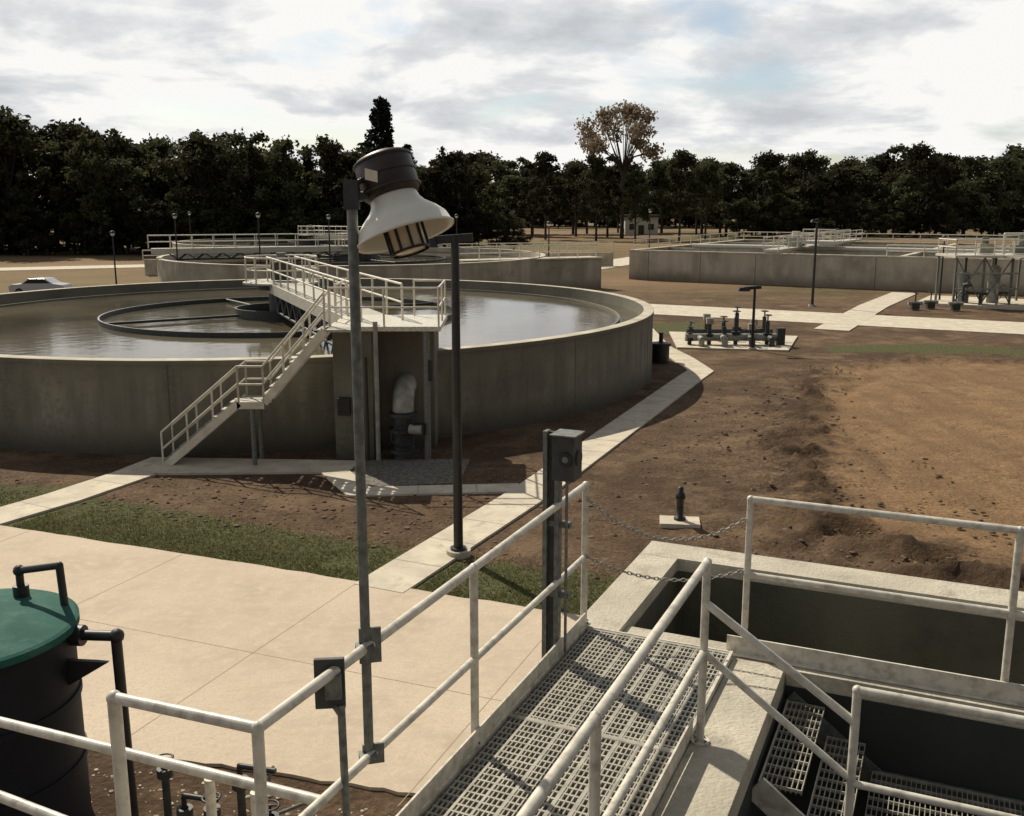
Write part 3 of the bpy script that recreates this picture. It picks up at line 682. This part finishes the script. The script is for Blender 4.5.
# ---- pump station
o=B('pump_station'); X,Y=33.5,71.5
o.box((X+2,Y+2,.1),(10,7,.2),M_path,U,T)
for i,(dx,dy,r,hh) in enumerate([(-.6,1.6,.38,2.0),(1.5,1.5,.42,2.5),(4.6,1.8,.45,2.3)]):
    o.lathe((X+dx,Y+dy,.2),[(r,0),(r,hh),(r*.6,hh+.2),(0,hh+.25)],M_pipe if i%2 else M_galv,18)
    o.tube((X+dx,Y+dy,hh+.3),(X+dx,Y+dy,3.5),.09,M_darkgrey,8); o.tube((X+dx,Y+dy-.4,.9),(X+dx+.9,Y+dy-.4,.9),.11,M_darkgrey,8)
for dx in (-2,0,2,4,6): 
    for dy in (0,3): o.box((X+dx,Y+dy,1.9),(.14,.14,3.4),M_galv)
for k,dx in enumerate((-2,0,4)): 
    o.tube((X+dx,Y,.3),(X+dx+2,Y,3.5),.045,M_galv,6); o.tube((X+dx+2,Y,.3),(X+dx,Y,3.5),.045,M_galv,6)
for z in (1.3,2.4): o.tube((X-2,Y-.12,z),(X+2.4,Y-.12,z),.07,M_pipe,8)
for dx in (-1.5,-.3,.9,3.1,5.0): 
    o.path([(X+dx,Y-.4,.2),(X+dx,Y-.4,1.0+.3*(int(dx*3)%3)),(X+dx+.5,Y-.4,1.0+.3*(int(dx*3)%3)),(X+dx+.5,Y+.8,1.0+.3*(int(dx*3)%3))],.085,M_pipe if dx>0 else M_darkgrey,8)
    o.lathe((X+dx,Y-.6,.8),[(.17,-.02),(.2,0),(.17,.02),(.15,0),(.17,-.02)],M_black,14,axis=(0,-1,0))
o.box((X+2,Y+1.5,3.6),(8.4,3.4,.16),M_rail)
o.railing([(X-2.1,Y,3.68),(X+6.1,Y,3.68),(X+6.1,Y+3,3.68),(X-2.1,Y+3,3.68),(X-2.1,Y,3.68)],M_railfar,sp=1.4,r=.045)
o.box((X+.6,Y+1.5,4.1),(1.0,.8,.7),M_pipe); o.tube((X+.6,Y+1.5,4.4),(X+.6,Y+1.5,4.9),.25,M_galv,12)
o.box((X+3.2,Y+1.5,4.05),(1.2,.9,.6),M_galv); o.tube((X+3.2,Y+1.5,4.3),(X+3.2,Y+1.5,5.0),.22,M_pipe,12)
o.path([(X+2,Y+1.5,3.7),(X+2,Y+1.5,5.1),(X+4.4,Y+1.5,5.1),(X+4.4,Y+1.5,3.7)],.12,M_rail,8)
for s in (0,1): 
    o.beam((X+2.6,Y-1.2-s,3.5),(X+4.8,Y-1.2-s,.2),.08,.25,M_railfar); 
    for hh in (.55,1.05): o.tube((X+2.6,Y-1.2-s,3.5+hh),(X+4.8,Y-1.2-s,.2+hh),.045,M_railfar,8)
    for t in (0,.33,.66,1): o.tube((X+2.6+2.2*t,Y-1.2-s,3.5-3.3*t),(X+2.6+2.2*t,Y-1.2-s,4.55-3.3*t),.045,M_railfar,6)
for i in range(13): t=i/13; o.box((X+2.7+2.2*t,Y-1.7,3.4-3.2*t),(.25,.95,.05),M_grate)
o.box((X+2.2,Y-1.1,3.58),(1.6,2.2,.1),M_grate)
o.done()
o=B('valve_manifold')
for x,y in ((28,69.5),(29.4,70.3),(30.6,69.0)):
    o.bx(x-.25,x+.25,y-.2,y+.2,.05,.5,M_darkgrey); o.tube((x-.5,y,.5),(x+.5,y,.5),.13,M_pipe,10); o.tube((x,y,.5),(x,y,1.2),.05,M_darkgrey,8)
    o.lathe((x,y,1.2),[(.17,-.02),(.2,0),(.17,.02),(.15,0),(.17,-.02)],M_black,14)
o.done()
o=B('splitter_box'); 
o.box((1.5,86,1.3),(13,2,2.6),M_tank2,(.9,.43,0),(-.43,.9,0)); o.box((1.5,86,2.66),(13.2,2.2,.12),M_rim,(.9,.43,0),(-.43,.9,0))
o.railing([(-4.4,83.2,2.7),(7.4,88.8,2.7)],M_railfar,sp=2,r=.05); o.done()
o=B('perimeter_railing')
o.railing([(-38,104,1.5),(-10,112,1.8),(12,120,1.8)],M_railfar,sp=3,r=.05); o.done()
o=B('channel_wall'); o.beam((-38,104.3,.8),(12,120.3,.8),.4,1.7,M_rim); o.done()
o=B('control_shed'); x,y=31.5,250
o.bx(x-4,x+4,y-3,y+3,0,4.2,M_white); o.bx(x-4.6,x+4.6,y-3.6,y+3.6,4.21,4.7,M_darkgrey)
o.bx(x-.8,x+.6,y-3.06,y-3.0,0,2.3,M_joint); o.bx(x+1.6,x+3,y-3.06,y-3.0,1.2,2.6,M_glass); o.bx(x-3,x-1.8,y-3.06,y-3.0,1.2,2.6,M_glass); o.done()
# car
o=B('parked_car'); cx,cy=-38.0,81
prof=[(-2.2,.35),(-2.25,.8),(-1.9,.95),(-1.2,1.0),(-.6,1.4),(.7,1.42),(1.3,1.02),(2.1,.9),(2.25,.6),(2.2,.35)]
v=[(cx+a,cy-.8,b) for a,b in prof]+[(cx+a,cy+.8,b) for a,b in prof]; n=len(prof)
o.add(v,[tuple(range(n)),tuple(range(2*n-1,n-1,-1))]+[(i,n+i,n+(i+1)%n,(i+1)%n) for i in range(n)],M_carp)
wp=[(-1.05,1.02),(-.55,1.34),(.62,1.36),(1.12,1.04)]
o.add([(cx+a,cy-.81,b) for a,b in wp],[(0,1,2,3)],M_glass); o.add([(cx+a,cy+.81,b) for a,b in wp],[(3,2,1,0)],M_glass)
for a in (-1.4,1.4):
    for s in (-.85,.65): o.tube((cx+a,cy+s,.32),(cx+a,cy+s+.2,.32),.32,M_rubber,16); 
    o.tube((cx+a,cy-.86,.32),(cx+a,cy-.85,.32),.18,M_galv,12)
o.done(.03)
# ------------------------------------------------------------------ trees
def tree_mesh(name,seed,h,wid,low,nleaf,leaf,lm,kind='round'):
    r=np.random.default_rng(seed); rd=random.Random(seed)
    o=B(name)
    tr_=.018*h
    blobs=[]
    if kind=='round':
        o.tube((0,0,-.3),(0,0,h*.5),tr_,M_trunk,8,r2=tr_*.6,caps=False); o.tube((0,0,h*.5),(rd.uniform(-.3,.3),0,h*.85),tr_*.6,M_trunk,6,r2=.03,caps=False)
        nbk=rd.randint(38,50)
        for i in range(nbk):
            t=rd.random()**.9; z=h*(low+(1-low)*(.04+.9*t)); rr=wid*max(.10,(1-abs(t-.4)**1.8*2.0))*rd.uniform(.2,1.0); a=rd.random()*6.28
            c=V((math.cos(a)*rr,math.sin(a)*rr,z)); br=wid*rd.uniform(.10,.30)
            blobs.append((c,br)); 
            if i%2==0:
                st=V((0,0,z*rd.uniform(.5,.8))); o.tube(st,c,tr_*.25,M_trunk,5,r2=.03,caps=False)
    elif kind=='dome':
        o.tube((0,0,-.3),(0,0,h*.55),tr_,M_trunk,8,r2=tr_*.7,caps=False)
        for i in range(40):
            a=rd.random()*6.28; ph=rd.uniform(-.1,1.4); R=wid*rd.uniform(.6,1.0)
            c=V((math.cos(a)*math.cos(ph)*R,math.sin(a)*math.cos(ph)*R,h*.66+math.sin(ph)*h*.32))
            k=V((c.x*.35,c.y*.35,h*.62)); o.tube((0,0,h*.5),k,tr_*.35,M_trunk,5,r2=tr_*.2,caps=False); o.tube(k,c,tr_*.2,M_trunk,5,r2=.03,caps=False)
            blobs.append((c,wid*rd.uniform(.12,.26)))
    elif kind=='cone':
        o.tube((0,0,-.3),(0,0,h*.97),tr_,M_trunk,8,r2=.03,caps=False)
        for i in range(90):
            t=i/90; z=h*(low+(1-low)*t); rr=wid*(1-t)*.8*rd.uniform(.3,1.1)+.1; a=i*2.4
            blobs.append((V((math.cos(a)*rr*.9,math.sin(a)*rr*.9,z)),max(.5,wid*(1-t)*.26)))
        blobs.append((V((0,0,h*.97)),.3))
    w=np.array([b[1]**(1.1 if kind=='cone' else 2.0) for b in blobs]); w/=w.sum()
    k=r.choice(len(blobs),nleaf,p=w); cen=np.array([tuple(b[0]) for b in blobs])[k]; rad=np.array([b[1] for b in blobs])[k]
    d=r.normal(size=(nleaf,3)); d/=np.linalg.norm(d,axis=1)[:,None]; rr=rad*(r.random(nleaf)**.5)*r.uniform(.7,1.35,nleaf); d[:,2]*=.75
    p=cen+d*rr[:,None]
    a=r.normal(size=(nleaf,3)); a/=np.linalg.norm(a,axis=1)[:,None]; b=np.cross(a,r.normal(size=(nleaf,3))); b/=np.linalg.norm(b,axis=1)[:,None]
    s=(leaf*r.uniform(.5,1.3,nleaf))[:,None]
    v=np.stack([p-a*s,p-b*s*.6,p+a*s,p+b*s*.6],1).reshape(-1,3)
    o.add(v.tolist(),np.arange(4*nleaf).reshape(-1,4).tolist(),lm)
    me=bpy.data.meshes.new(name); me.from_pydata(o.v,[],o.f)
    for m_ in o.mats: me.materials.append(m_)
    me.polygons.foreach_set('material_index',o.mi); me.update(); return me
vs=[tree_mesh(f'tree_mesh_{i}',20+i,16,[5.4,6.6,4.8,5.8,7.0,5.2,6.2][i%7],[.03,.06,.04,.1,.05][i%5],5600,.32,M_leaf) for i in range(9)]
cn=[tree_mesh(f'pine_mesh_{i}',60+i,16,3.8,.1,3600,.33,M_pine,'cone') for i in range(2)]
tall=[tree_mesh(f'tall_tree_mesh_{i}',80+i,16,5.2,.27,4600,.32,M_leaf) for i in range(4)]
root=bpy.data.objects.new('distant_tree_line',None); scene.collection.objects.link(root)
def put(me,x,y,h,par=root,name='tree',wf=1):
    o=bpy.data.objects.new(name,me); o.location=(x,y,0); o.rotation_euler=(0,0,random.random()*6.28); s=h/16; o.scale=(s*wf,s*wf,s)
    scene.collection.objects.link(o)
    if par: o.parent=par
    return o
for row,(Y0,n_) in enumerate(((152,26),(160,28),(171,26))):
    for i in range(n_):
        x=-132+i*(130/n_)+random.uniform(-2,2); y=Y0+random.uniform(-4,4)+max(0,(x+30))*.3
        hh=22.0+ (x+85)*(-.07)
        hh=hh*random.choice((random.uniform(.74,.88),random.uniform(.9,1.05)))
        put(random.choice(vs+vs+cn[:1]),x,y,hh,wf=random.uniform(.85,1.25))
for row,(Y0,n_) in enumerate(((232,26),(247,30))):
    for i in range(n_):
        x=-30+i*(190/n_)+random.uniform(-3,3); y=Y0+random.uniform(-7,7)
        if 22<x<42 and y<252: y=262+random.random()*6
        pool=tall if -12<x<52 else vs+[vs[1],tall[0]]
        put(random.choice(pool),x,y,random.choice((random.uniform(13,16),random.uniform(16,20.5)))+(x>90)*1.8,wf=random.uniform(.95,1.45))
for i in range(56):
    x=-60+i*5.4+random.uniform(-2,2); put(random.choice(vs),x,345+random.uniform(-8,8),random.uniform(18,25),wf=1.4)
for i in range(50):
    x=-50+i*4.6; put(random.choice(vs),x,322+random.uniform(-8,8),random.uniform(8,13),wf=1.8)
for i in range(50):
    x=-132+i*2.7; put(random.choice(vs),x,148+random.uniform(-2,2)+max(0,(x+30))*.3,random.uniform(5,8),wf=1.5)
for i in range(30):
    x=50+i*4.2; put(random.choice(vs),x,226+random.uniform(-3,3),random.uniform(6,11),wf=1.4)
pm=tree_mesh('pine_tree',99,16,5.2,.08,8000,.28,M_pine,'cone'); put(pm,-18.9,150,22.0,par=None,name='pine_tree',wf=1.25)
am=tree_mesh('autumn_tree',101,16,6.2,.42,4200,.25,M_autumn,'dome'); put(am,23.6,218,27.6,par=None,name='autumn_tree',wf=.92)
for x,y,hh in ((17,205,17),(33,200,17.5),(40,210,16.5),(7,212,18),(25,206,14)): put(random.choice(tall),x,y,hh,par=None,name='tree',wf=.85)
# ------------------------------------------------------------------ sun, sky, camera
az=math.radians(-34); el=math.radians(42)
sd=V((math.sin(az)*math.cos(el),math.cos(az)*math.cos(el),math.sin(el)))
sl=bpy.data.lights.new('sun','SUN'); sl.energy=5.0; sl.angle=math.radians(.5); sl.color=(1,.92,.76)
so=bpy.data.objects.new('sun',sl); so.rotation_euler=(-sd).to_track_quat('-Z','Y').to_euler(); so.location=(0,0,60); scene.collection.objects.link(so)
w=bpy.data.worlds.new('World'); scene.world=w; w.use_nodes=True; nt=w.node_tree; L=nt.links
for n_ in list(nt.nodes): nt.nodes.remove(n_)
out=N(nt,'ShaderNodeOutputWorld'); sky=N(nt,'ShaderNodeTexSky'); sky.sky_type='NISHITA'; sky.sun_disc=False
sky.sun_elevation=el; sky.sun_rotation=math.radians(326)
b1=N(nt,'ShaderNodeBackground'); b1.inputs['Strength'].default_value=.10; L.new(sky.outputs[0],b1.inputs['Color'])
tc=N(nt,'ShaderNodeTexCoord'); sx=N(nt,'ShaderNodeSeparateXYZ'); L.new(tc.outputs['Generated'],sx.inputs[0])
zc=math_('ADD',math_('MAXIMUM',sx.outputs['Z'],0.0),.22)
px=math_('DIVIDE',sx.outputs['X'],zc); py=math_('DIVIDE',sx.outputs['Y'],zc)
cb=N(nt,'ShaderNodeCombineXYZ'); L.new(px,cb.inputs[0]); L.new(py,cb.inputs[1])
nz=N(nt,'ShaderNodeTexNoise'); nz.inputs['Scale'].default_value=1.3; nz.inputs['Detail'].default_value=9; nz.inputs['Roughness'].default_value=.55; nz.inputs['Distortion'].default_value=.3; L.new(cb.outputs[0],nz.inputs['Vector'])
nz2=N(nt,'ShaderNodeTexNoise'); nz2.inputs['Scale'].default_value=1.7; nz2.inputs['Detail'].default_value=10; nz2.inputs['Roughness'].default_value=.58; nz2.inputs['Distortion'].default_value=.2
mp=N(nt,'ShaderNodeMapping'); mp.inputs['Location'].default_value=(3,7,0); L.new(cb.outputs[0],mp.inputs[0]); L.new(mp.outputs[0],nz2.inputs['Vector'])
cr=ramp(nt,[(.35,(.56,.585,.61)),(.45,(.73,.745,.76)),(.52,(.96,.95,.925))]); L.new(nz2.outputs['Fac'],cr.inputs['Fac'])
dn=N(nt,'ShaderNodeVectorMath',operation='DOT_PRODUCT'); L.new(tc.outputs['Generated'],dn.inputs[0]); dn.inputs[1].default_value=sd
ms=N(nt,'ShaderNodeMapRange'); ms.interpolation_type='SMOOTHSTEP'; ms.inputs['From Min'].default_value=-.6; ms.inputs['From Max'].default_value=.3; ms.inputs['To Min'].default_value=.15; ms.inputs['To Max'].default_value=1.0
L.new(dn.outputs['Value'],ms.inputs['Value'])
up=N(nt,'ShaderNodeMapRange'); up.interpolation_type='SMOOTHSTEP'; up.inputs['From Min'].default_value=.22; up.inputs['From Max'].default_value=.6; up.inputs['To Min'].default_value=1; up.inputs['To Max'].default_value=.32
L.new(sx.outputs['Z'],up.inputs['Value'])
b2=N(nt,'ShaderNodeBackground'); L.new(cr.outputs['Color'],b2.inputs['Color']); L.new(math_('MULTIPLY',ms.outputs[0],up.outputs[0]),b2.inputs['Strength'])
cm=rmp(nz.outputs['Fac'],[(.38,(0.2,)*3),(.48,(1,1,1))])
mx=N(nt,'ShaderNodeMixShader'); L.new(cm,mx.inputs[0]); L.new(b1.outputs[0],mx.inputs[1]); L.new(b2.outputs[0],mx.inputs[2]); L.new(mx.outputs[0],out.inputs[0])
cam=bpy.data.cameras.new('camera'); co=bpy.data.objects.new('camera',cam); co.location=(0,0,7.2); co.rotation_euler=(math.radians(90-11.5),0,0)
cam.lens=35.16; cam.sensor_width=36; cam.clip_end=9000; cam.clip_start=.05; scene.collection.objects.link(co); scene.camera=co
scene.view_settings.view_transform='Standard'; scene.view_settings.look='None'; scene.view_settings.exposure=0
